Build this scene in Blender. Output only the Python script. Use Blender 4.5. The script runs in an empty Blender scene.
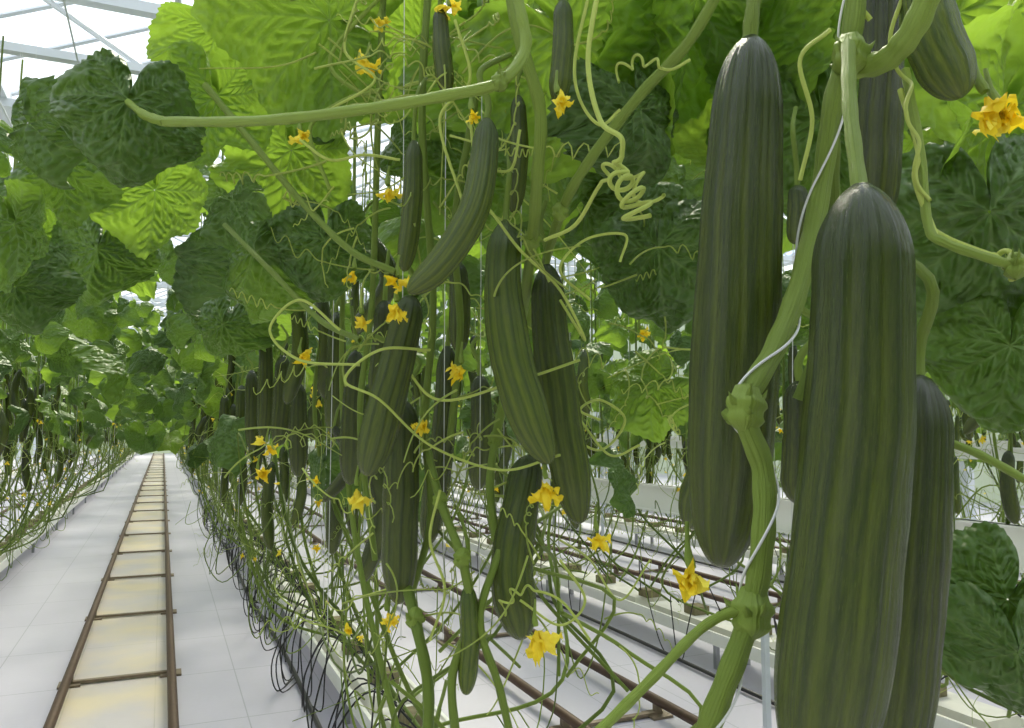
import bpy, math, random
import numpy as np
from mathutils import Vector, Matrix
rng=np.random.default_rng(11); random.seed(7)
V=lambda *a: np.array(a,dtype=float)
def nrm(v):
    v=np.asarray(v,float); return v/(np.linalg.norm(v)+1e-12)
scene=bpy.context.scene
try: scene.view_settings.view_transform='Standard'
except Exception: pass
# ---------------- camera ----------------
H=1.25; YAW=math.radians(23.6); PIT=math.radians(4.7); F=796.0
cam_d=bpy.data.cameras.new("camera"); cam=bpy.data.objects.new("camera",cam_d)
scene.collection.objects.link(cam); scene.camera=cam
cam_d.lens=28; cam_d.sensor_width=36; cam_d.clip_start=0.02; cam_d.clip_end=300
cam.location=(0,0,H); cam.rotation_euler=(math.pi/2+PIT,0,-YAW)
R3=np.array(Matrix.Rotation(-YAW,3,'Z')@Matrix.Rotation(math.pi/2+PIT,3,'X'))
AX,AY,AZ=R3[:,0],R3[:,1],R3[:,2]      # right, up, back (camera axes)
def at(px,py,d):   # image pixel + estimated depth along the view axis -> world metres
    return V(0,0,H)+d*(-AZ+AX*(px-512)/F+AY*(364-py)/F)
def cdir(v): return AX*v[0]+AY*v[1]+AZ*v[2]

# ---------------- mesh batch ----------------
class MB:
    def __init__(s): s.v=[];s.f=[];s.t=[];s.ve=[];s.lu=[];s.rb=[];s.n=0
    def add(s,v,f,tint=0.5,vein=None,lu=None,rib=None):
        s.v.append(v); s.f.append(f+s.n); k=len(v); s.n+=k
        s.t.append(np.full(k,tint)); s.ve.append(np.zeros(k) if vein is None else vein)
        s.rb.append(np.zeros(k) if rib is None else rib)
        s.lu.append(v if lu is None else lu)
    def build(s,name,mat,parent=None,smooth=True):
        me=bpy.data.meshes.new(name)
        if s.n:
            v=np.concatenate(s.v); f=np.concatenate(s.f).astype(np.int32)
            me.vertices.add(len(v)); me.vertices.foreach_set("co",v.astype(np.float32).ravel())
            me.loops.add(len(f)*4); me.loops.foreach_set("vertex_index",f.ravel())
            me.polygons.add(len(f)); me.polygons.foreach_set("loop_start",np.arange(0,len(f)*4,4,dtype=np.int32))
            me.update(calc_edges=True)
            me.polygons.foreach_set("use_smooth",np.full(len(f),smooth,dtype=bool))
            for nm,arr in (("tint",s.t),("vein",s.ve),("rib",s.rb)):
                a=me.attributes.new(nm,'FLOAT','POINT'); a.data.foreach_set("value",np.concatenate(arr).astype(np.float32))
            a=me.attributes.new("luv",'FLOAT_VECTOR','POINT'); a.data.foreach_set("vector",np.concatenate(s.lu).astype(np.float32).ravel())
        me.materials.append(mat)
        ob=bpy.data.objects.new(name,me); scene.collection.objects.link(ob)
        if parent: ob.parent=parent
        return ob
def empty(name,loc=(0,0,0)):
    e=bpy.data.objects.new(name,None); e.empty_display_size=.1; scene.collection.objects.link(e); return e
def gridf(a,b,wrap=True):
    i=np.arange(a-1)[:,None]; j=np.arange(b if wrap else b-1)[None,:]
    j2=(j+1)%b
    return np.stack([i*b+j,i*b+j2,(i+1)*b+j2,(i+1)*b+j],-1).reshape(-1,4)
def crom(P,n):
    P=np.asarray(P,float)
    if len(P)==2: return P[0]+(P[1]-P[0])*np.linspace(0,1,n)[:,None]
    Q=np.vstack([2*P[0]-P[1],P,2*P[-1]-P[-2]])
    u=np.linspace(0,len(P)-1-1e-6,n); i=u.astype(int); t=(u-i)[:,None]
    a,b,c,d=Q[i],Q[i+1],Q[i+2],Q[i+3]
    return .5*((2*b)+(-a+c)*t+(2*a-5*b+4*c-d)*t**2+(-a+3*b-3*c+d)*t**3)
def frames(P):
    T=np.gradient(P,axis=0); T/=np.linalg.norm(T,axis=1)[:,None]+1e-12
    u=np.cross(T[0],V(0.13,1,0.21)); u=nrm(u); U=[u]
    for k in range(1,len(P)):
        u=u-T[k]*np.dot(u,T[k]); u=nrm(u); U.append(u)
    U=np.array(U); return T,U,np.cross(T,U)
def tube(mb,P,r,sides=8,tint=.5,ribs=0):
    P=np.asarray(P,float); n=len(P); r=np.broadcast_to(np.asarray(r,float),(n,))
    T,U,W=frames(P); a=np.linspace(0,2*math.pi,sides,endpoint=False)
    rr=(1+ribs*np.cos(5*a))[None,:,None]
    v=P[:,None]+r[:,None,None]*rr*(U[:,None]*np.cos(a)[None,:,None]+W[:,None]*np.sin(a)[None,:,None])
    v=v.reshape(-1,3)
    s=np.arange(n)/n
    lu=np.stack([np.tile(np.cos(a),n),np.tile(np.sin(a),n),np.repeat(s*np.linalg.norm(np.diff(P,axis=0),axis=1).sum()*20,sides)],-1)
    mb.add(v,gridf(n,sides),tint,None,lu)
def sm(x): x=np.clip(x,0,1); return x*x*(3-2*x)
def cucumber(mb,pts,R,rings=40,sides=24,tint=.5,young=0.):
    n=rings; P=crom(pts,200)
    s=np.concatenate([[0],np.cumsum(np.linalg.norm(np.diff(P,axis=0),axis=1))]); s/=s[-1]
    t=.5-.5*np.cos(np.linspace(0,math.pi,n)); t=.35*t+.65*np.linspace(0,1,n)
    P=np.stack([np.interp(t,s,P[:,k]) for k in range(3)],-1)
    a0=1-np.clip(t/.14,0,1)
    pr=np.sqrt(np.clip(1-a0**1.75,0,1))*(.81+.19*sm(t/.6))
    e=np.clip((t-.74)/.26,0,1); pr*=np.sqrt(np.clip(1-e**2.2,0,1))
    pr=np.maximum(pr,.02); pr[0]=max(pr[0],.14)
    ph=rng.uniform(0,6.28,4)
    T,U,W=frames(P); a=np.linspace(0,2*math.pi,sides,endpoint=False)
    A=a[None,:]+.05*np.sin(5*t+ph[3])[:,None]+.02*np.sin(17*t+ph[0])[:,None]
    rv=.5*np.cos(11*A+ph[0])+.3*np.cos(19*A+ph[1])+.2*np.cos(29*A+ph[2])
    fade=(sm(t/.08)*(1-.5*sm((t-.85)/.15))*(1+.8*np.exp(-(t/.25)**2)))[:,None]
    und=1+.022*np.sin(7*t+ph[3])+.012*np.sin(19*t+ph[1])+.006*np.sin(41*t+ph[2])
    r=(R*pr*und)[:,None]*(1+fade*(.030*rv+.012*np.cos(5*A+ph[2])))
    v=P[:,None]+r[:,:,None]*(U[:,None]*np.cos(a)[None,:,None]+W[:,None]*np.sin(a)[None,:,None])
    lu=np.stack([np.tile(np.cos(a),n)+ph[0],np.tile(np.sin(a),n),np.repeat(t,sides)],-1)
    mb.add(v.reshape(-1,3),gridf(n,sides),tint,np.repeat(t,sides),lu,rv.ravel())

# ---------------- leaf templates ----------------
def leaf_template(rings,segs,seed,fold=0.,droop=.35,side=.25,wav=.05):
    g=np.random.default_rng(seed)
    A=np.radians([0,12,26,40,50,62,74,86,97,112,126,140,152,166,176,180])
    Rr=np.array([1,.9,.78,.80,.84,.78,.70,.71,.75,.70,.64,.66,.62,.50,.30,.10])
    phi=np.linspace(-math.pi,math.pi,segs)
    def Rb(p):
        p=np.abs(p); return np.interp(p,A,Rr)
    rb=Rb(phi)+.04*np.sin(3*phi+g.uniform(0,6))*(np.abs(phi)<2.8)
    if segs>60:
        saw=np.abs(((phi*(8.5 if segs>90 else 4.5))%1)-.5)*2; rb=rb+.03*(saw-.5)*(np.abs(phi)<2.9)
    fr=np.linspace(.012,1,rings)
    x=(fr[:,None]*rb[None]*np.sin(phi)[None]).ravel(); y=(fr[:,None]*rb[None]*np.cos(phi)[None]).ravel()
    P=np.stack([x,y],-1)
    mains=[];subs=[]
    for am in (0,48,-48,95,-95,140,-140):
        a=math.radians(am); d=V(math.sin(a),math.cos(a)); L=.93*float(Rb(np.array(a)))
        mains.append((V(0,0),d*L))
        for k,fq in enumerate((.16,.3,.44,.58,.72,.86)):
            for sg in (-1,1):
                a2=a+sg*math.radians(42+g.uniform(-6,6)); f2=fq+g.uniform(-.04,.04)
                l2=(.34*(1-fq)+.08)*L
                subs.append((d*L*f2,d*L*f2+l2*V(math.sin(a2),math.cos(a2))))
    def dist(segs_):
        m=np.full(len(P),9.)
        for p,q in segs_:
            e=q-p; t=np.clip(((P-p)@e)/(e@e),0,1); m=np.minimum(m,np.linalg.norm(P-p-t[:,None]*e,axis=1))
        return m
    dm=dist(mains); ds=dist(subs)
    rr=np.hypot(x,y)
    vein=np.maximum(np.exp(-(dm/(.014-.007*rr))**2),.6*np.exp(-(ds/.007)**2))
    q=np.minimum(dm,ds)
    z=.070*(1-np.exp(-(q/.035)**2))
    for k in range(18):
        w=g.normal(0,1,2)*g.choice([3,5,8,14]); z+=g.uniform(.12,.36)/max(4,np.linalg.norm(w))*.5*np.sin(P@w+g.uniform(0,6))
    ph2=np.tile(phi,rings); f2=np.repeat(fr,segs)
    z+=wav*np.sin(5*ph2+g.uniform(0,6))*f2**2+wav*.6*np.sin(9*ph2+g.uniform(0,6))*f2**3+wav*.2*np.sin(17*ph2+g.uniform(0,6))*f2**4
    z-=.13*f2**3.5
    z-=fold*np.abs(x)
    z-=side*x*x
    k=droop; yy=y.copy(); pos=yy>0
    ang=k*1.6*np.clip(yy,0,None)
    y2=np.where(pos,np.sin(ang)/(k*1.6+1e-9),yy); z2=z*np.cos(ang)-np.where(pos,(1-np.cos(ang))/(k*1.6+1e-9),.25*yy*yy)
    y3=y2+z*np.sin(ang)
    return np.stack([x,y3,z2],-1),gridf(rings,segs,False),vein,np.stack([x,y,np.zeros_like(x)],-1)
pars=[(0.,.4,.35,.08),(.45,.6,.2,.09),(.2,.9,.6,.08),(.7,.5,.1,.08),(-.15,.5,.3,.10),(.3,1.1,.4,.08),(.1,.7,.9,.06),(.5,.3,.4,.10)]
LH=[leaf_template(70,230,i+1,*p) for i,p in enumerate(pars)]
LM=[leaf_template(20,76,i+1,*p) for i,p in enumerate(pars)]
LL=[leaf_template(8,30,i+1,*p) for i,p in enumerate(pars)]
def leaf(mb,T,pos,tip,n,size,tint):
    Y=nrm(tip); Z=np.asarray(n,float); Z=nrm(Z-Y*np.dot(Z,Y)); X=np.cross(Y,Z)
    v,f,ve,lu=T
    w=pos+size*(v[:,0:1]*X+v[:,1:2]*Y+v[:,2:3]*Z)
    mb.add(w,f,tint,ve,lu*size*8+rng.uniform(0,30,3))
def flower(mb,pos,d,size,tint=.5):
    d=nrm(d); u=nrm(np.cross(d,V(.3,.2,1))); w=np.cross(d,u)
    a0=rng.uniform(0,6.28); n=8;m=5
    for k in range(5):
        a=a0+k*2*math.pi/5+rng.normal(0,.22); o=u*math.cos(a)+w*math.sin(a); s=np.cross(d,o)
        open_=rng.uniform(.1,1.5); t=np.linspace(0,1,n); wd=.24*np.sin(np.clip(t*.93+.07,0,1)*math.pi)**.7*(1-.25*t)*rng.uniform(.6,1.1)
        c=np.linspace(-1,1,m); L=rng.uniform(.7,1.1)
        ang=open_*sm(t*1.4)+rng.normal(0,.5)*t**2; rad=L*np.cumsum(np.sin(ang+.2))/n; hh=L*np.cumsum(np.cos(ang+.2))/n
        v=pos+size*((rad[:,None,None]*o)+(hh[:,None,None]*d)+(wd[:,None]*c[None])[:,:,None]*s
            +((.16*(c**2))[None,:,None]+.10*np.sin(9*t+rng.uniform(0,6))[:,None,None]*c[None,:,None]+.05*np.sin(15*t+rng.uniform(0,6))[:,None,None])*(d-.5*o))
        mb.add(v.reshape(-1,3),gridf(n,m,False),tint)
def tendril(mb,p,d,L,r,coil=True,tint=.6,g=None):
    n=56; t=np.linspace(0,1,n); d=nrm(d); side=nrm(np.cross(d,rng.normal(0,1,3))); s2=np.cross(d,side)
    b=rng.uniform(-.9,.9,2)
    path=p+L*(t[:,None]*d+ (b[0]*t**2)[:,None]*side+(b[1]*np.sin(t*3))[:,None]*s2*.4)
    path[:,2]-=.25*L*t**2
    if coil:
        turns=rng.uniform(2,5); ph=2*math.pi*turns*np.clip((t-.45)/.55,0,1)**1.2; cr=L*rng.uniform(.05,.1)*sm((t-.42)/.25)*(1-.5*t)
        path+=(cr*np.cos(ph))[:,None]*side+(cr*np.sin(ph))[:,None]*V(0,0,1)
    tube(mb,path,r*(1-.5*t),5,tint)
# ---------------- materials ----------------
class N:
    def __init__(s,name):
        s.m=bpy.data.materials.new(name); s.m.use_nodes=True; s.t=s.m.node_tree; s.t.nodes.clear()
        s.out=s.a('ShaderNodeOutputMaterial')
    def a(s,ty,**k):
        n=s.t.nodes.new(ty)
        for q,w in k.items(): setattr(n,q,w)
        return n
    def l(s,x,y): s.t.links.new(x,y)
    def math(s,op,x,y=None,clamp=False):
        n=s.a('ShaderNodeMath',operation=op,use_clamp=clamp)
        for i,q in enumerate((x,y)):
            if q is None: continue
            if isinstance(q,(int,float)): n.inputs[i].default_value=q
            else: s.l(q,n.inputs[i])
        return n.outputs[0]
    def mix(s,f,c1,c2):
        n=s.a('ShaderNodeMixRGB')
        for i,q in enumerate((f,c1,c2)):
            if isinstance(q,(int,float)): n.inputs[i].default_value=q
            elif isinstance(q,tuple): n.inputs[i].default_value=(*q,1)
            else: s.l(q,n.inputs[i])
        return n.outputs[0]
    def ramp(s,x,a,b):
        r=s.a('ShaderNodeValToRGB'); r.color_ramp.elements[0].position=a; r.color_ramp.elements[1].position=b; s.l(x,r.inputs[0]); return r.outputs[0]
    def attr(s,nm,o='Fac'): return s.a('ShaderNodeAttribute',attribute_name=nm).outputs[o]
    def noise(s,vec,sc,det=3,rough=.5):
        n=s.a('ShaderNodeTexNoise'); n.inputs['Scale'].default_value=sc; n.inputs['Detail'].default_value=det; n.inputs['Roughness'].default_value=rough
        if vec is not None: s.l(vec,n.inputs['Vector'])
        return n.outputs['Fac']
    def pr(s,col,rough=.5,spec=.5,normal=None,metal=0.):
        p=s.a('ShaderNodeBsdfPrincipled')
        if isinstance(col,tuple): p.inputs['Base Color'].default_value=(*col,1)
        else: s.l(col,p.inputs['Base Color'])
        if isinstance(rough,(int,float)): p.inputs['Roughness'].default_value=rough
        else: s.l(rough,p.inputs['Roughness'])
        p.inputs['Specular IOR Level'].default_value=spec; p.inputs['Metallic'].default_value=metal
        if normal is not None: s.l(normal,p.inputs['Normal'])
        return p
    def bump(s,h,st,dist):
        b=s.a('ShaderNodeBump'); b.inputs['Strength'].default_value=st; b.inputs['Distance'].default_value=dist; s.l(h,b.inputs['Height']); return b.outputs[0]
    def fin(s,sh): s.l(sh,s.out.inputs[0]); return s.m
def simple(name,col,rough=.5,spec=.5,metal=0.,nz=0.,sc=20):
    k=N(name); tc=k.a('ShaderNodeTexCoord').outputs['Object']
    if nz: 
        f=k.noise(tc,sc,4); c=k.mix(f,tuple(x*(1-nz) for x in col),tuple(min(1,x*(1+nz)) for x in col))
    else: c=col
    return k.fin(k.pr(c,rough,spec,None,metal).outputs[0])
# leaf
k=N("leaf_green"); lu=k.attr("luv",'Vector'); ti=k.attr("tint"); ve=k.attr("vein")
n1=k.noise(lu,1.3,4)
vo=k.a('ShaderNodeTexVoronoi'); vo.inputs['Scale'].default_value=11; vo.feature='SMOOTH_F1'; vo.inputs['Smoothness'].default_value=.4; k.l(lu,vo.inputs['Vector'])
base=k.mix(ti,(.040,.090,.016),(.135,.255,.022)); base2=k.mix(k.math('MULTIPLY',n1,.6),base,(.05,.105,.018))
base2=k.mix(k.math('MULTIPLY',k.ramp(vo.outputs['Distance'],.25,.85),.35),base2,(.13,.20,.07))
bf=k.a('ShaderNodeNewGeometry').outputs['Backfacing']
base3=k.mix(k.math('MULTIPLY',bf,.35),base2,(.14,.23,.06))
col=k.mix(k.math('MULTIPLY',ve,k.math('ADD',k.math('MULTIPLY',ti,.30),.30)),base3,(.22,.33,.10))
n2=k.noise(lu,14,3)
h=k.math('ADD',k.math('MULTIPLY',vo.outputs['Distance'],-1.),k.math('MULTIPLY',n2,.2))
bp=k.bump(h,1.,.0085)
p=k.pr(col,.40,.40,bp)
tr=k.a('ShaderNodeBsdfTranslucent'); tcol=k.mix(k.math('MULTIPLY',ve,.7),k.mix(ti,(.14,.30,.02),(.50,.76,.07)),(.12,.24,.02)); k.l(tcol,tr.inputs[0])
mx=k.a('ShaderNodeMixShader'); k.l(k.math('ADD',k.math('MULTIPLY',ti,.42),.09),mx.inputs[0]); k.l(p.outputs[0],mx.inputs[1]); k.l(tr.outputs[0],mx.inputs[2])
M_leaf=k.fin(mx.outputs[0])
# cucumber
k=N("cucumber_skin"); lu=k.attr("luv",'Vector'); ti=k.attr("tint"); tt=k.attr("vein"); rb=k.attr("rib")
st=k.noise(lu,4,3,.6)
mp2=k.a('ShaderNodeMapping'); mp2.inputs['Scale'].default_value=(1,1,.8); k.l(lu,mp2.inputs[0])
st2=k.noise(mp2.outputs[0],13,5,.7)
sp=k.noise(lu,60,2)
val=k.math('ADD',k.math('MULTIPLY',rb,-.36),k.math('MULTIPLY',st2,1.2))
rr_=k.ramp(val,.35,1.0)
dark=k.mix(ti,(.010,.018,.0012),(.044,.082,.005)); light=k.mix(ti,(.066,.084,.007),(.17,.22,.02))
fac=k.math('MULTIPLY',rr_,k.math('ADD',k.math('MULTIPLY',tt,.5),.5),True)
topd=k.ramp(tt,0.0,.30)
c=k.mix(k.math('MULTIPLY',fac,k.math('ADD',k.math('MULTIPLY',topd,.9),.1)),dark,light)
c=k.mix(k.math('MULTIPLY',k.math('POWER',tt,3.),.35),c,(.085,.115,.014))
c=k.mix(k.math('MULTIPLY',k.ramp(sp,.64,.74),.30),c,(.14,.17,.05))
hh=k.math('ADD',st2,k.math('MULTIPLY',sp,.5))
M_cuc=k.fin(k.pr(c,k.math('ADD',k.math('MULTIPLY',st,.14),k.math('ADD',k.math('MULTIPLY',topd,.06),.02)),.50,k.bump(hh,.45,.0035)).outputs[0])
# stems
def stemmat(name,lo,hi,mid):
    k=N(name); lu=k.attr("luv",'Vector'); ti=k.attr("tint")
    mp=k.a('ShaderNodeMapping'); mp.inputs['Scale'].default_value=(2,2,.25); k.l(lu,mp.inputs[0])
    nn=k.noise(mp.outputs[0],3,4); c=k.mix(ti,lo,hi); c=k.mix(k.math('MULTIPLY',nn,.5),c,mid)
    p=k.pr(c,.42,.35,k.bump(nn,.7,.003)); tr=k.a('ShaderNodeBsdfTranslucent'); k.l(c,tr.inputs[0]); mx=k.a('ShaderNodeMixShader'); mx.inputs[0].default_value=.2
    k.l(p.outputs[0],mx.inputs[1]); k.l(tr.outputs[0],mx.inputs[2]); return k.fin(mx.outputs[0])
M_stem=stemmat("stem_green",(.055,.10,.012),(.38,.51,.09),(.15,.23,.035))
M_ten=stemmat("tendril_green",(.16,.24,.03),(.74,.84,.22),(.42,.54,.09))
k=N("petal_yellow"); ti=k.attr("tint"); c=k.mix(ti,(.97,.74,.02),(1.,.88,.12)); p=k.pr(c,.55,.2); tr=k.a('ShaderNodeBsdfTranslucent'); k.l(c,tr.inputs[0]); mx=k.a('ShaderNodeMixShader'); mx.inputs[0].default_value=.4
k.l(p.outputs[0],mx.inputs[1]); k.l(tr.outputs[0],mx.inputs[2]); M_fl=k.fin(mx.outputs[0])
M_twine=simple("twine_white",(.7,.7,.72),.7)
M_white=simple("painted_white_steel",(.62,.66,.72),.4,.5,0,.08,6)
M_gut=simple("gutter_white_plastic",(.86,.86,.82),.35,.5,0,.06,9)
M_rust=simple("rusty_pipe",(.085,.05,.032),.55,.4,.3,.35,25)
M_sl=simple("sleeper_steel",(.22,.17,.12),.55,.4,.2,.3,25)
M_black=simple("black_hose",(.012,.012,.014),.45)
M_slab=simple("substrate_slab",(.74,.72,.67),.6,.3,0,.15,14)
M_brown=simple("rockwool_block",(.24,.21,.13),.95,.1,0,.5,30)
M_grey=simple("galvanised_steel",(.35,.36,.38),.4,.5,.7,.15,12)
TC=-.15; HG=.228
k=N("white_ground_cover"); tc=k.a('ShaderNodeTexCoord').outputs['Object']; sx=k.a('ShaderNodeSeparateXYZ'); k.l(tc,sx.inputs[0])
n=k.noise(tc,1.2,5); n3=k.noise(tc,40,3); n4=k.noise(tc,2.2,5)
c=k.mix(n,(.47,.45,.55),(.68,.65,.76)); c=k.mix(k.math('MULTIPLY',n3,.25),c,(.45,.43,.47))
fx=k.math('LESS_THAN',k.math('FRACT',k.math('DIVIDE',k.math('ADD',sx.outputs[0],.37),.375)),.014)
fy=k.math('LESS_THAN',k.math('FRACT',k.math('DIVIDE',sx.outputs[1],.75)),.010)
c=k.mix(k.math('MULTIPLY',k.math('MAXIMUM',fx,fy),.5),c,(.2,.22,.25))
x0=k.math('ABSOLUTE',k.math('SUBTRACT',sx.outputs[0],TC)); sunglow_band=k.math('LESS_THAN',x0,HG)
c=k.mix(k.math('MULTIPLY',sunglow_band,k.math('ADD',k.math('MULTIPLY',k.ramp(n4,.35,.65),.55),.25)),c,(.84,.70,.46))  # warm sun reflection between the rails, painted into the floor colour in patches
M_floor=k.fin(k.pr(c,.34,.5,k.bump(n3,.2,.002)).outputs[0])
k=N("roof_glass"); t=k.a('ShaderNodeBsdfTransparent'); t.inputs[0].default_value=(.88,.94,1,1); g=k.a('ShaderNodeBsdfGlossy'); g.inputs['Roughness'].default_value=.05
mx=k.a('ShaderNodeMixShader'); mx.inputs[0].default_value=.05; k.l(t.outputs[0],mx.inputs[1]); k.l(g.outputs[0],mx.inputs[2]); M_glass=k.fin(mx.outputs[0])
k=N("frosted_wall"); p=k.pr((.5,.56,.5),.5,.3); t=k.a('ShaderNodeBsdfTranslucent'); t.inputs[0].default_value=(.6,.66,.56,1); mx=k.a('ShaderNodeMixShader'); mx.inputs[0].default_value=.5
k.l(p.outputs[0],mx.inputs[1]); k.l(t.outputs[0],mx.inputs[2]); M_wall=k.fin(mx.outputs[0])
BF=np.array([[0,3,2,1],[4,5,6,7],[0,1,5,4],[1,2,6,5],[2,3,7,6],[3,0,4,7]])
def box(mb,x0,x1,y0,y1,z0,z1):
    v=np.array([[x0,y0,z0],[x1,y0,z0],[x1,y1,z0],[x0,y1,z0],[x0,y0,z1],[x1,y0,z1],[x1,y1,z1],[x0,y1,z1]],float); mb.add(v,BF)
X0,X1,Y0,Y1=-9.,13.,-6.,46.
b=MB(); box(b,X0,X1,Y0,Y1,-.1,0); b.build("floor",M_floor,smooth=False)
b=MB(); box(b,X0,X1,Y1,Y1+.05,0,4.6); b.build("wall_back",M_wall,smooth=False)
b=MB(); box(b,X0,X1,Y0-.05,Y0,0,4.6); b.build("wall_front",M_wall,smooth=False)
b=MB(); box(b,X0-.05,X0,Y0,Y1,0,4.6); b.build("wall_left",M_wall,smooth=False)
b=MB(); box(b,X1,X1+.05,Y0,Y1,0,4.6); b.build("wall_right",M_wall,smooth=False)
roof=empty("ceiling"); b=MB(); gl=MB()
for yy in np.arange(-6,46,2.5):
    box(b,X0,X1,yy-.05,yy+.05,4.42,4.5); box(b,X0,X1,yy-.04,yy+.04,3.95,4.01)
    for i,xx in enumerate(np.arange(X0,X1-.1,.8)):
        z0,z1=(3.98,4.46) if i%2 else (4.46,3.98)
        tube(b,[V(xx,yy,z0),V(xx+.8,yy,z1)],.022,6)
for i,xx in enumerate(np.arange(-8.0,13,3.2)):
    box(b,xx-.09,xx+.09,Y0,Y1,4.5,4.62)
    if xx+1.6<X1: box(b,xx+1.57,xx+1.63,Y0,Y1,5.30,5.38)
    for yy in np.arange(Y0,Y1,.8):
        for sg in (0,1):
            a=V(xx+sg*3.2,yy,4.6); c_=V(xx+1.6,yy,5.33)
            tube(b,[a,c_],.022,4)
    for sg in (0,1):
        xa=xx+sg*3.2; v=np.array([[xa,Y0,4.62],[xx+1.6,Y0,5.36],[xx+1.6,Y1,5.36],[xa,Y1,4.62]]); gl.add(v,np.array([[0,1,2,3]]))
for xx in np.arange(-6.5,9,.65): tube(b,[V(xx,Y0,3.9),V(xx,Y1,3.9)],.008,4)
b.build("roof_trusses",M_white,roof,False); gl.build("roof_glazing",M_glass,roof,False)
b=MB()
for xx in (-4.8,5.9,8.0):
    for yy in np.arange(2,46,4.): box(b,xx-.05,xx+.05,yy-.05,yy+.05,0,4.45)
b.build("support_columns",M_white,smooth=False)
def track(xc,y0,y1):
    e=empty("pipe_rail_track"); b=MB()
    for s in (-HG,HG):
        ys=np.linspace(y0,y1,60); tube(b,np.stack([np.full(60,xc+s),ys,np.full(60,.065)],-1),.021,12)
    b.build("rails",M_rust,e); b=MB()
    for yy in np.arange(y0+.55,y1,1.5):
        box(b,xc-HG-.02,xc+HG+.02,yy-.014,yy+.014,.006,.02)
        for s in (-HG,HG): box(b,xc+s-.015,xc+s+.015,yy-.015,yy+.015,.02,.05); box(b,xc+s-.05,xc+s+.05,yy-.05,yy+.05,0,.010)
    b.build("sleepers",M_sl,e,False)
for xc in (TC,1.80,3.85,5.9,-2.3): track(xc,-5.0,44)
ROWS=[-3.35,-1.27,.86,2.80,4.85,6.9]
for xr in ROWS:
    e=empty("growing_gutter"); b=MB()
    z=.13
    box(b,xr-.12,xr+.12,-5,44,z,z+.015); box(b,xr-.135,xr-.12,-5,44,z,z+.065); box(b,xr+.12,xr+.135,-5,44,z,z+.065)
    b.build("channel",M_gut,e,False); b=MB()
    for yy in np.arange(-4.9,44,1.15): box(b,xr-.09,xr+.09,yy,yy+1.0,z+.015,z+.085)
    b.build("slabs",M_slab,e,False); b=MB()
    for yy in np.arange(-4.7,44,.5): 
        o=rng.normal(0,.01); box(b,xr-.05+o,xr+.05+o,yy-.05,yy+.05,z+.085,z+.13)
    b.build("rockwool_cubes",M_brown,e,False); b=MB()
    for yy in np.arange(-4.5,44,2.): 
        for s in (-.1,.1): box(b,xr+s-.012,xr+s+.012,yy-.012,yy+.012,0,z)
    b.build("legs",M_grey,e,False)
def srail(x,z0,z1,y0=-1):
    e=empty("crop_support_rail"); b=MB(); box(b,x-.015,x+.015,y0,44,z0,z1); box(b,x-.03,x+.03,y0,44,z1-.008,z1); box(b,x-.03,x+.03,y0,44,z0,z0+.008)
    b.build("beam",M_gut,e,False); b=MB()
    for yy in np.arange(.3,44,2.4): box(b,x+.02,x+.045,yy-.012,yy+.012,0,z1)
    b.build("posts",M_white,e,False)
srail(2.30,.84,.97); srail(4.3,1.08,1.15); srail(6.2,1.1,1.16)
for xr in (.86,2.80,4.85):
    e=empty("drip_irrigation_line"); b=MB()
    o=-.22
    ys=np.linspace(-5,44,150); tube(b,np.stack([xr+o+.015*np.sin(ys*1.7),ys,.02+0*ys],-1),.011,6)
    for yy in np.arange(1.5,12,.10 if xr<1 else .4):
        s=-1; x_=xr-.05; w=rng.uniform(.04,.26 if xr<1 else .12); dy=rng.normal(0,.2)
        P=crom([V(x_,yy,.26),V(xr+s*(.10+w*.5),yy+dy*.3,.36+rng.uniform(-.05,.14)),V(xr+s*(.1+w),yy+dy*.7,.2),V(xr+s*(.12+w*.8),yy+dy,.012),V(xr+s*.21,yy+dy*1.5,.02)],26)
        tube(b,P,.0034,5)
    b.build("drip_tubes",M_black,e)
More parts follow.
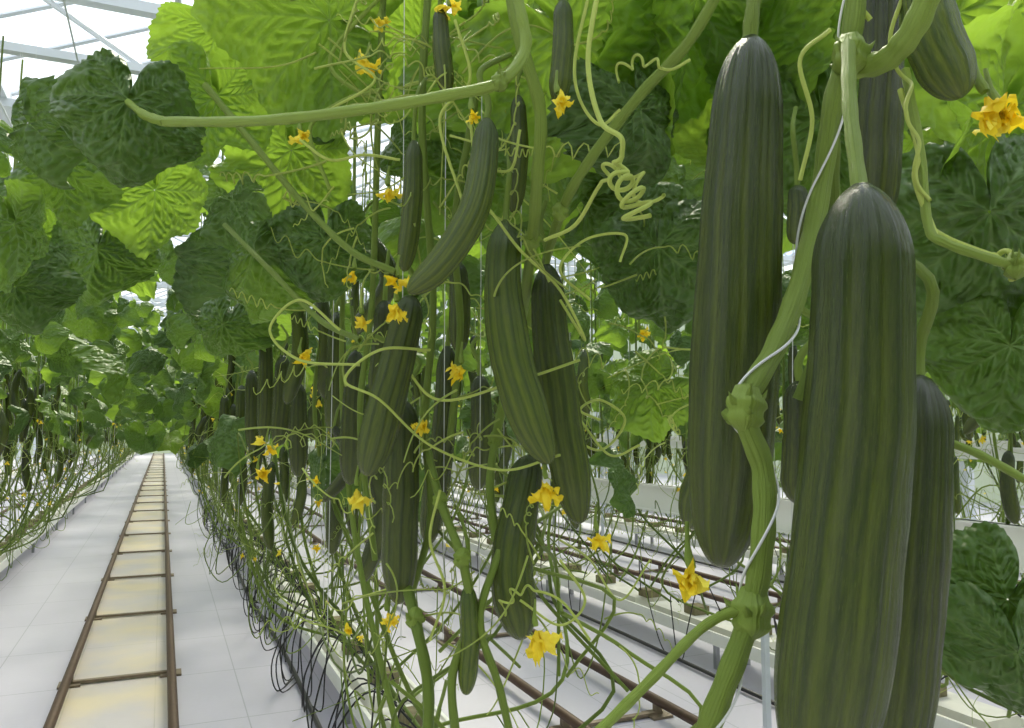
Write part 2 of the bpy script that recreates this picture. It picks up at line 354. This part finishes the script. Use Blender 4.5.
# ---------------- planted rows (V-trained: two lines of heads per gutter) ----------------
def prow(xr,y0,y1,dens,zmin=1.32,bridge=0,stem_step=.34,y0r=None,leafx=.25,bare=False,sides=(-1,1),off=.42,nl=4):
    e=empty("cucumber_plant_row"); lv=MB(); stm=MB(); ten=MB(); fr=MB(); fl=MB(); tw=MB()
    ys=[]
    yy=y0
    while yy<y1:
        d=dens*(1 if yy<9 else .62 if yy<18 else .42); yy+=rng.exponential(1/d); ys.append(yy)
    for yy in ys:
        far=1 if yy<9 else 1.15 if yy<18 else 1.35
        sd=sides[rng.integers(len(sides))]
        z=zmin+rng.beta(1.1,1.6)*1.9; x=xr+sd*off+rng.normal(0,leafx)
        if rng.random()<.06: z=zmin-rng.uniform(0,.2)
        if x<.2 and x>-2.6 and yy>0 and z>1.18+.34*yy: continue   # head of the aisle is de-leafed: open to the roof
        og=sd*np.sign(rng.random()-.25)+rng.normal(0,.4)
        tip=V(og*rng.uniform(.1,1),rng.normal(0,.6),-rng.uniform(.3,1.6)); nn=V(og*.6+rng.normal(0,.4),rng.normal(-.25,.5),rng.uniform(.0,1.1))
        T=(LM if 0<yy<5 else LL)[rng.integers(8)]
        leaf(lv,T,V(x,yy,z),tip,nn,rng.uniform(.10,.165)*far,np.clip(rng.beta(1.1,2.0)*(.78+.45*(z-1.2)),0,1))
    for _ in range(bridge):
        yy=2.6+31*rng.random()**.8; z=1.40+rng.uniform(0,1)*min(1.3,.33*yy-.55); x=xr+rng.uniform(.5,1.1)*(1 if xr<0 else -1)
        leaf(lv,LM[rng.integers(8)] if yy<6 else LL[rng.integers(8)],V(x,yy,max(z,1.56 if yy<7 else 1.46)),V(rng.normal(0,.6),rng.normal(-.2,.5),-1),V(rng.normal(0,.6),-.5,rng.uniform(.2,1)),rng.uniform(.10,.15)*(1 if yy<10 else 1.3),rng.beta(1.1,2.1))
    yy=y0
    while yy<y1 and not bare:
        near=yy<9
        for s in (-1,1):
            if s not in sides: continue
            if s==1 and y0r is not None and yy<y0r: continue
            if not near and rng.random()<.25: continue
            bx=xr+s*.03; lean=s*(off+rng.uniform(-.14,.12))
            ctrl=[V(bx,yy,.24),V(bx+lean*.5+rng.normal(0,.07),yy+rng.normal(0,.2),.42+rng.normal(0,.06)),V(bx+lean*.9+rng.normal(0,.05),yy+rng.normal(0,.12),.85),V(bx+lean+rng.normal(0,.02),yy+rng.normal(0,.05),1.25),V(bx+lean,yy+rng.normal(0,.05),1.8),V(bx+lean*1.05,yy,3.3)]
            P=crom(ctrl,36 if near else 12); tube(stm,P,np.linspace(.0070,.005,len(P))*(1 if near else 1.3),7 if near else 4,rng.uniform(.1,.6))
            if near or rng.random()<.5: tube(tw,[V(bx+lean+.01,yy+.01,.8),V(bx+lean+.01,yy,3.6)],.0008 if near else .002,4)
            for _ in range(15 if yy<6 else 7 if near else 2):
                z=rng.uniform(.35,1.6); q=P[np.argmin(abs(P[:,2]-z))]
                tendril(ten,q,V(s*rng.uniform(-.5,.8),rng.normal(0,.8),rng.uniform(-.3,.7)),rng.uniform(.10,.30),.0015 if near else .0028,rng.random()<.6,rng.uniform(.0,.7))
            for _ in range(5 if near else 1):
                z=rng.uniform(.30,1.1); q=P[np.argmin(abs(P[:,2]-z))]; w=s*rng.uniform(-.05,.20); dy=rng.normal(0,.3)
                tube(stm,crom([q,q+V(w*.6,dy*.3,-.10),q+V(w,dy*.7,.02+rng.normal(0,.1)),q+V(w*.8,dy,.22+rng.normal(0,.12))],16),.0026 if near else .004,5,rng.uniform(.1,.8))
            for _ in range(rng.integers(2,nl+1) if near else rng.integers(0,3)):
                z=rng.uniform(1.1,1.75); q=P[np.argmin(abs(P[:,2]-z))]+V(s*rng.uniform(-.04,.08),rng.normal(0,.06),0); L=rng.uniform(.16,.30); q=V(q[0],q[1],z)
                R=.021 if L>.2 else .014
                if not near: R*=1.15
                c_=rng.normal(0,.02)
                cucumber(fr,[q,q+V(c_,rng.normal(0,.01),-L*.5),q+V(rng.normal(0,.01),c_,-L)],R,26 if near else 10,14 if near else 8,rng.uniform(.05,.6))
                tube(stm,crom([q+V(0,0,-.004),q+V(-s*.01,0,.04),q+V(-s*.04,0,.07)],6),.003,5,.6)
                if rng.random()<.4: flower(fl,q+V(0,0,-L),V(rng.normal(0,.4),rng.normal(0,.4),-1),rng.uniform(.02,.032))
            for _ in range(2):
                z=rng.uniform(.55,1.5); q=P[np.argmin(abs(P[:,2]-z))]+V(s*rng.uniform(-.06,.08),rng.normal(0,.06),0)
                flower(fl,q,V(s,rng.normal(-.6,.5),rng.normal(0,.5)),rng.uniform(.018,.03)*(1 if near else 1.25),rng.random())
        yy+=stem_step if near else stem_step*1.5
    lv.build("foliage",M_leaf,e)
    if bare: return
    stm.build("vine_stems",M_stem,e); ten.build("tendrils",M_ten,e); fr.build("hanging_fruit",M_cuc,e); fl.build("blossoms",M_fl,e); tw.build("strings",M_twine,e)
prow(.86,1.75,40,66,bridge=340,y0r=2.6,stem_step=.31)
prow(-1.27,1.5,40,62,bridge=340,stem_step=.27)
prow(2.80,.6,34,66,zmin=1.34)
prow(4.85,2.2,26,46,zmin=1.3)
prow(6.9,3.5,22,34,zmin=1.15)
prow(-3.35,4,22,14)
for xr in (-3.35,-1.27,.86,2.8): prow(xr,-5.5,-.8,46,zmin=1.0,bare=True)
# ---------------- near plant ----------------
plant=empty("cucumber_plant"); lv=MB(); stm=MB(); ten=MB(); fl=MB(); tw=MB()
HL=[ # px,py,d,size,tip,normal,tint,variant
(18,120,1.05,.13,(-.05,-1,0),(-.45,.3,.9),.12,2),(128,100,.95,.125,(-.12,-1,.1),(.4,.3,.9),.08,6),(60,165,1.35,.12,(0,-1,0),(.1,.3,.9),.25,4),(232,200,1.25,.09,(-1,-.5,0),(.1,.7,.7),.3,0),
(215,95,1.4,.155,(-.1,-1,-.2),(.1,.7,-.6),.8,4),(330,20,1.3,.22,(-1,.15,0),(0,.5,-.7),.75,0),(98,250,1.6,.15,(-.3,-1,0),(.5,.2,1),.15,3),
(182,258,1.6,.14,(-.25,-1,0),(-.8,.2,.7),.05,3),(262,255,1.5,.16,(-.5,-1,0),(0,.4,.8),.3,1),(225,325,1.9,.16,(-.3,-1,0),(.2,.3,.9),.2,5),
(12,285,1.3,.12,(0,-1,.1),(.2,.3,1),.1,2),(15,225,1.25,.12,(.2,-1,-.1),(0,.5,-.6),.5,0),(325,240,1.45,.15,(-.1,-1,0),(.3,.2,1),.15,6),
(290,150,1.55,.18,(-.1,-1,-.2),(.1,.7,-.5),.85,4),(420,40,1.6,.22,(-.6,-.6,-.2),(0,.6,-.6),.8,0),(215,30,1.6,.14,(.3,-.6,-.2),(0,.8,-.5),.7,7),
(155,190,1.6,.15,(-.1,-.8,-.2),(0,.8,-.5),.7,0),(40,235,1.7,.15,(-.1,-.8,-.2),(0,.8,-.5),.5,4),
(575,35,1.05,.22,(.75,-.6,-.1),(.1,.6,-.6),.85,0),(645,105,.95,.135,(.25,-1,0),(.45,.25,1),.12,2),(660,250,1.1,.14,(.05,-1,.0),(-.3,.25,1),.12,1),
(655,385,1.7,.14,(-.9,-.5,0),(0,.5,.8),.6,0),(720,60,1.1,.2,(.3,-1,-.1),(.1,.5,-.6),.75,7),(700,0,1.0,.18,(-.8,-.5,-.2),(.1,.7,-.5),.85,4),
(820,120,1.0,.17,(.2,-1,-.1),(-.2,.4,.8),.35,0),(815,20,1.1,.22,(.2,-1,-.1),(.1,.7,-.5),.65,7),(630,205,1.3,.15,(-.6,-.9,0),(.2,.3,.8),.3,5),
(1000,115,.75,.155,(-.35,-.9,-.1),(-.1,.6,-.7),.95,0),(985,215,.68,.135,(.1,-1,0),(-.45,.25,1),.18,1),(1010,345,.66,.10,(-.15,-1,0),(-.5,.2,1),.35,6),
(1010,600,.85,.12,(-.6,-1,0),(-.3,.35,1),.15,2),(960,10,1.0,.22,(.2,-1,0),(.1,.6,-.6),.85,4),(900,290,1.1,.15,(.2,-1,0),(-.2,.3,1),.3,5),
(1015,650,.8,.10,(.1,-1,0),(-.3,.1,1),.12,3),(560,150,1.25,.15,(-.2,-1,0),(.2,.4,.9),.35,2),(480,170,1.5,.18,(-.2,-1,0),(.1,.6,-.5),.65,0),(500,60,1.35,.18,(.4,-1,0),(.1,.6,-.5),.85,7),
(420,150,1.5,.15,(.1,-1,0),(-.2,.4,.9),.35,5)]
for px,py,d,s,tip,n,ti,vv in HL: leaf(lv,LH[vv],at(px,py,d),cdir(tip),cdir(n),s,ti)
for _ in range(85):
    px=rng.uniform(330,1080); py=rng.uniform(-200,250); d=rng.uniform(1.3,2.1)
    q=at(px,py,d)
    leaf(lv,LM[rng.integers(8)],q,V(rng.normal(0,.5),rng.normal(0,.5),-rng.uniform(.4,1)),V(rng.normal(0,.5),rng.normal(-.2,.5),rng.uniform(.2,1)),rng.uniform(.10,.165),rng.beta(1.5,1.5))
MAIN=[(690,770,.42),(722,690,.42),(750,612,.43),(762,540,.43),(762,470,.44),(745,408,.44),(776,345,.46),(800,280,.48),(820,190,.5),(833,100,.5),(850,40,.5),(862,-60,.5)]
S=[(MAIN,.0062,.6),
([(848,45,.47),(850,110,.43),(860,194,.395)],.0038,.6),([(852,68,.5),(885,60,.48),(915,25,.46),(940,-40,.45)],.0070,.7),
([(590,740,.38),(650,680,.4),(705,625,.42),(750,606,.43)],.0026,.95),
([(165,122,.90),(260,121,.83),(360,110,.78),(450,95,.74),(500,82,.73),(525,50,.75),(520,10,.76),(505,-60,.78)],.0054,.85),([(165,122,.90),(145,115,.93),(128,102,.95)],[.0054]*26+[.004]*16,.85),
([(205,85,1.0),(250,140,.98),(300,200,.97),(350,250,.95),(395,272,.95)],.0040,.55),([(225,225,1.2),(270,270,1.1),(320,320,1.05),(360,340,1.0)],.0036,.5),
([(505,-40,.86),(520,40,.85),(540,110,.86),(537,180,.88),(532,240,.95),(520,330,1.15),(495,440,1.15)],.0068,.6),
([(735,-40,.8),(690,40,.82),(640,95,.85),(590,160,.88),(560,215,.95),(535,300,1.2),(505,400,1.2),(490,480,1.1),(500,560,1.05)],.0058,.6),
([(425,440,1.12),(440,500,1.05),(462,560,1.0),(470,620,1.0),(452,680,1.0),(460,770,1.0)],.0055,.5),([(400,560,1.14),(415,620,1.05),(428,690,1.02),(425,780,1.0)],.0072,.35),
([(500,550,1.03),(480,620,1.0),(500,690,1.),(520,780,1.)],.005,.5),
([(905,70,.5),(920,150,.48),(928,225,.46),(945,243,.45),(1000,262,.44),(1050,278,.44)],.0026,.9),([(925,435,.52),(980,455,.5),(1050,495,.5)],.0026,.85),
([(430,-40,1.05),(422,120,1.05),(433,300,1.08),(425,420,1.1),(430,520,1.12),(410,600,1.15)],.005,.4),([(490,-40,1.1),(475,100,1.1),(455,220,1.1),(460,330,1.1),(450,440,1.1)],.005,.4),
([(385,-40,1.25),(378,120,1.25),(372,300,1.3),(360,420,1.3),(375,560,1.3)],.005,.4),([(833,100,.5),(832,190,.52),(836,300,.55),(800,400,.56)],.005,.4),
([(745,408,.44),(735,420,.46),(722,400,.49),(716,330,.53)],.0033,.6),([(748,44,.5),(752,10,.5),(770,-40,.5)],.0040,.5),([(290,0,1.2),(400,-30,1.2),(330,60,1.2),(390,110,1.2)],.003,.9),
([(380,90,1.15),(345,100,1.2),(310,130,1.2),(330,190,1.2)],.003,.9),([(560,-30,.9),(566,40,.92),(560,100,.95)],.006,.5)]
for pts,r,ti in S:
    P=crom([at(*p) for p in pts],14*len(pts)); s=np.arange(len(P))
    tube(stm,P,np.asarray(r)*(1+.05*np.sin(s*.7)),18,ti,ribs=.07)
for px,py,d,R in ((745,408,.44,.0105),(751,612,.43,.011),(850,55,.49,.0105),(532,240,.95,.010),(560,212,.93,.009),(462,558,1.0,.010),(415,618,1.05,.011),(1015,266,.44,.006),(440,500,1.05,.009),(495,440,1.15,.010),(500,82,.73,.0075)):
    c=at(px,py,d); t=np.linspace(-1,1,12); 
    P=c+t[:,None]*nrm(V(.2,.1,1))*R*1.35; tube(stm,P,R*np.sqrt(np.clip(1-t**2,.02,1))*(1+.12*np.sin(t*9)),14,.7,.12)
    for _ in range(8):
        dd=nrm(rng.normal(0,1,3)); tube(stm,crom([c+dd*R*.5,c+dd*R*1.1,c+dd*R*1.4+V(0,0,.003)],6),[R*.3,R*.3,R*.22,R*.14,R*.07,R*.01],6,.8)
def helix(path,cr,turns,r,t0=.0):
    P=crom([at(*p) for p in path],200); T,U,W=frames(P); t=np.linspace(0,1,200); m=sm((t-t0)/.12); ph=2*math.pi*turns*np.clip((t-t0)/(1-t0),0,1)
    P=P+(cr*m*(1+.25*np.sin(7*t)))[:,None]*(U*np.cos(ph)[:,None]+W*np.sin(ph)[:,None]); tube(ten,P,r*(1-.2*t),8,.95)
helix([(600,-20,.75),(588,60,.74),(600,120,.72),(622,140,.7),(618,175,.72),(632,195,.7),(640,218,.7)],.0125,5,.0026,.55)
helix([(545,240,.85),(575,225,.8),(600,185,.75),(620,165,.74),(655,205,.72)],.010,4,.0021,.5)
helix([(905,-10,.5),(890,40,.5),(905,75,.49),(912,130,.47),(925,200,.46)],.003,3,.0014,.3)
helix([(925,225,.47),(950,240,.46),(990,255,.45),(1012,262,.45),(1024,275,.45)],.006,4,.0018,.5)
helix([(590,640,1.),(560,600,1.),(520,590,1.),(500,610,1.)],.008,3,.0018,.5)
helix([(690,60,.8),(668,70,.8),(640,60,.8),(615,75,.8)],.007,3,.0016,.4)
for path in ([(455,265,.95),(475,200,.93),(520,250,.92),(560,290,.95),(585,340,.98),(560,300,1.0)],[(590,300,.98),(560,270,.95),(585,240,.95),(625,235,.95),(620,262,.95)],
  [(430,350,1.0),(380,350,.95),(345,380,.95),(380,400,.95),(430,445,1.0),(500,470,1.0),(560,455,.95)],[(470,120,.9),(478,160,.9),(510,170,.9),(520,130,.9)],
  [(600,420,1.1),(580,410,1.1),(600,400,1.1),(625,420,1.1),(600,450,1.1),(560,430,1.1)],[(640,445,1.1),(610,455,1.1),(580,420,1.1)],
  [(340,330,1.0),(300,300,1.),(270,330,1.),(300,360,1.),(360,365,1.)],[(900,90,.5),(918,150,.48),(915,180,.47),(935,235,.46)],[(560,560,1.),(585,600,1.),(560,625,1.),(520,600,1.)],
  [(870,20,.5),(850,-10,.5),(900,-30,.5)],[(400,160,1.),(365,155,1.),(330,160,1.),(300,140,1.)],[(440,490,1.),(430,540,1.),(445,590,1.),(430,640,1.)],
  [(590,-10,.8),(575,60,.8),(580,100,.8),(600,125,.8),(620,110,.8)],[(400,360,1.),(440,400,1.),(520,380,1.),(580,360,1.)],
  [(830,30,.6),(800,60,.6),(812,120,.6),(800,180,.6)],[(360,-10,1.),(345,50,1.),(375,80,1.),(330,110,1.)],[(455,20,.9),(470,80,.9),(440,120,.9),(462,200,.9)],[(650,560,1.3),(620,600,1.3),(590,560,1.2),(560,540,1.1)]):
    P=crom([at(*p) for p in path],60); tube(ten,P,.0018,6,.95)
for _ in range(150):
    px=rng.normal(450,80); py=20+630*rng.random()**1.4; d=rng.uniform(.93,1.3)
    tendril(ten,at(px,py,d),V(rng.normal(0,1),rng.normal(-.2,.6),rng.normal(0,.6)),rng.uniform(.06,.18),.0015,rng.random()<.7,rng.uniform(.4,1))
for _ in range(26):
    px=rng.uniform(560,720); py=rng.uniform(60,480); d=rng.uniform(1.0,1.5)
    tendril(ten,at(px,py,d),V(rng.normal(0,1),rng.normal(-.2,.6),rng.normal(0,.6)),rng.uniform(.06,.16),.0014,rng.random()<.7,rng.uniform(.4,1))
for _ in range(10):
    px=rng.uniform(380,570); py=rng.uniform(430,720); d=rng.uniform(1.0,1.3); q=at(px,py,d)
    tube(stm,crom([q,q+V(rng.normal(0,.05),rng.normal(0,.05),-.06),q+V(rng.normal(0,.1),rng.normal(0,.08),-.14+rng.normal(0,.05)),q+V(rng.normal(0,.12),rng.normal(0,.1),-.26)],16),.0028,7,rng.uniform(.2,.8))
FL=[(300,133,1.1,.022),(388,187,1.0,.022),(558,95,.8,.020),(398,278,.95,.02),(397,303,.95,.026),(362,315,1.0,.02),(462,365,1.,.024),(422,418,1.05,.024),(357,487,1.1,.034),(546,480,.95,.034),(597,532,1.0,.026),
(692,572,.5,.021),(536,628,.9,.036),(387,612,1.1,.024),(258,470,1.6,.03),(267,443,1.6,.028),(300,355,1.3,.025),(355,270,1.1,.022),(368,60,1.1,.030),(450,8,1.,.022),(985,95,.5,.026),(998,108,.5,.024),(472,112,.85,.014),(640,330,1.4,.02),(380,20,1.2,.022)]
for px,py,d,s in FL:
    q=at(px,py,d)
    for _ in range(2): flower(fl,q,nrm(V(rng.normal(0,.5),rng.normal(-.4,.3),-1+rng.normal(0,.6))),s,rng.random())
    tube(stm,crom([q+V(0,0,.002),q+V(0,.004,.012),q+V(.004,.01,.03)],6),[.0028,.0035,.003,.002,.0016,.0014],8,.8)
P=crom([at(*p) for p in MAIN],300)
T,U,W=frames(P); t=np.linspace(0,1,300); ph=2*math.pi*4.2*t
tube(tw,P+.0078*(U*np.cos(ph)[:,None]+W*np.sin(ph)[:,None]),.0008,6)
for px in (405,447,483,523,795): tube(tw,[at(px,-120,1.15),at(px-4,640,1.15)],.0006,5)
stm.build("stems",M_stem,plant); lv.build("leaves",M_leaf,plant); ten.build("tendrils",M_ten,plant); fl.build("blossoms",M_fl,plant); tw.build("twine",M_twine,plant)
CU=[ # points, R, tint
([(861,184,.39),(863,300,.39),(856,450,.39),(841,600,.385),(815,800,.38)],.0268,.24),
([(751,36,.5),(744,170,.5),(736,330,.5),(730,450,.5),(721,568,.5)],.0262,.22),
([(918,375,.5),(914,480,.49),(899,620,.485),(880,800,.48)],.0240,.14),
([(735,395,.57),(722,440,.57),(705,480,.57),(690,529,.57)],.0140,.35),
([(882,-40,.62),(882,60,.62),(878,150,.62),(873,235,.62)],.017,.05),
([(920,-50,.5),(928,20,.5),(942,60,.5),(962,98,.5)],.0165,.9),
([(487,118,.88),(484,160,.87),(472,215,.86),(440,265,.86),(408,293,.86)],.0170,.7),
([(506,220,.98),(503,290,.97),(512,360,.96),(530,420,.95),(550,464,.94)],.0250,.7),
([(547,264,1.05),(550,330,1.05),(560,410,1.04),(570,470,1.03),(580,524,1.02)],.0265,.4),
([(414,140,.98),(413,190,.98),(410,230,.98),(404,272,.98)],.0125,.5),
([(412,295,1.0),(400,350,1.0),(385,410,1.),(367,476,1.)],.0235,.4),([(404,400,1.1),(402,470,1.1),(400,540,1.1),(399,604,1.1)],.0248,.3),
([(530,455,1.08),(520,510,1.06),(512,570,1.04),(522,640,1.02)],.0275,.45),([(337,312,1.9),(336,370,1.9),(333,434,1.9)],.0235,.3),([(356,350,1.6),(353,420,1.6),(350,485,1.6)],.0235,.15),
([(299,383,2.2),(299,430,2.2),(298,477,2.2)],.0245,.15),([(283,355,2.3),(282,400,2.3),(279,446,2.3)],.026,.15),([(440,8,1.0),(442,50,1.0),(447,95,1.0)],.0115,.4),
([(563,0,.9),(563,50,.9),(558,104,.9)],.0125,.6),([(518,95,1.0),(519,150,1.0),(514,214,1.0)],.012,.5),([(468,585,1.0),(470,640,1.0),(466,695,1.0)],.0125,.9),
([(448,345,1.2),(444,430,1.2),(428,545,1.2)],.0190,.25),([(458,262,1.15),(460,300,1.15),(459,352,1.15)],.0155,.35),([(266,330,2.4),(266,385,2.4),(264,442,2.4)],.0225,.2),
([(797,185,.8),(798,210,.8),(797,245,.8)],.0110,.3),([(800,380,.75),(803,440,.75),(800,505,.75)],.0185,.1),([(242,385,3.0),(241,460,3.0)],.023,.3),([(252,370,2.7),(252,450,2.7)],.023,.1),
([(385,300,1.35),(383,350,1.35),(378,400,1.35)],.02,.2),([(480,375,1.4),(482,430,1.4),(478,490,1.4)],.02,.2),([(225,395,3.4),(224,450,3.4)],.023,.2)]
for i,(pts,R,ti) in enumerate(CU):
    b=MB(); hi=R*F/pts[0][2]>14
    q=[at(*p) for p in pts]; cucumber(b,q,R,110 if hi else 40,160 if hi else 60,ti)
    o=b.build("cucumber",M_cuc)
    if i not in (0,):
        sb=MB(); t0=q[0]; dd=nrm(q[0]-q[1])
        tube(sb,crom([t0-dd*.004,t0+dd*.02,t0+dd*.03+V(rng.normal(0,.01),rng.normal(0,.01),.025),t0+dd*.03+V(rng.normal(0,.02),.02,.06)],14),np.linspace(.0042,.0032,14)*(1 if R>.016 else .7),10,.5)
        sb.build("fruit_stalk",M_stem,o)
# ---------------- light ----------------
w=bpy.data.worlds.new("World"); scene.world=w; w.use_nodes=True; nt=w.node_tree; bg=nt.nodes['Background']
tc=nt.nodes.new('ShaderNodeTexCoord'); sx=nt.nodes.new('ShaderNodeSeparateXYZ'); cr=nt.nodes.new('ShaderNodeValToRGB')
nt.links.new(tc.outputs['Generated'],sx.inputs[0]); nt.links.new(sx.outputs[2],cr.inputs[0]); nt.links.new(cr.outputs[0],bg.inputs[0])
cr.color_ramp.elements[0].color=(1,.95,.82,1); cr.color_ramp.elements[1].color=(.93,.95,.97,1); cr.color_ramp.elements[1].position=.7
bg.inputs[1].default_value=1.75
def sun(name,rot,st,col,ang):
    l=bpy.data.lights.new(name,'SUN'); l.energy=st; l.color=col; l.angle=math.radians(ang); o=bpy.data.objects.new(name,l); o.rotation_euler=[math.radians(a) for a in rot]; scene.collection.objects.link(o)
sun("sun",(-38,22,0),8.5,(1,.90,.66),22)
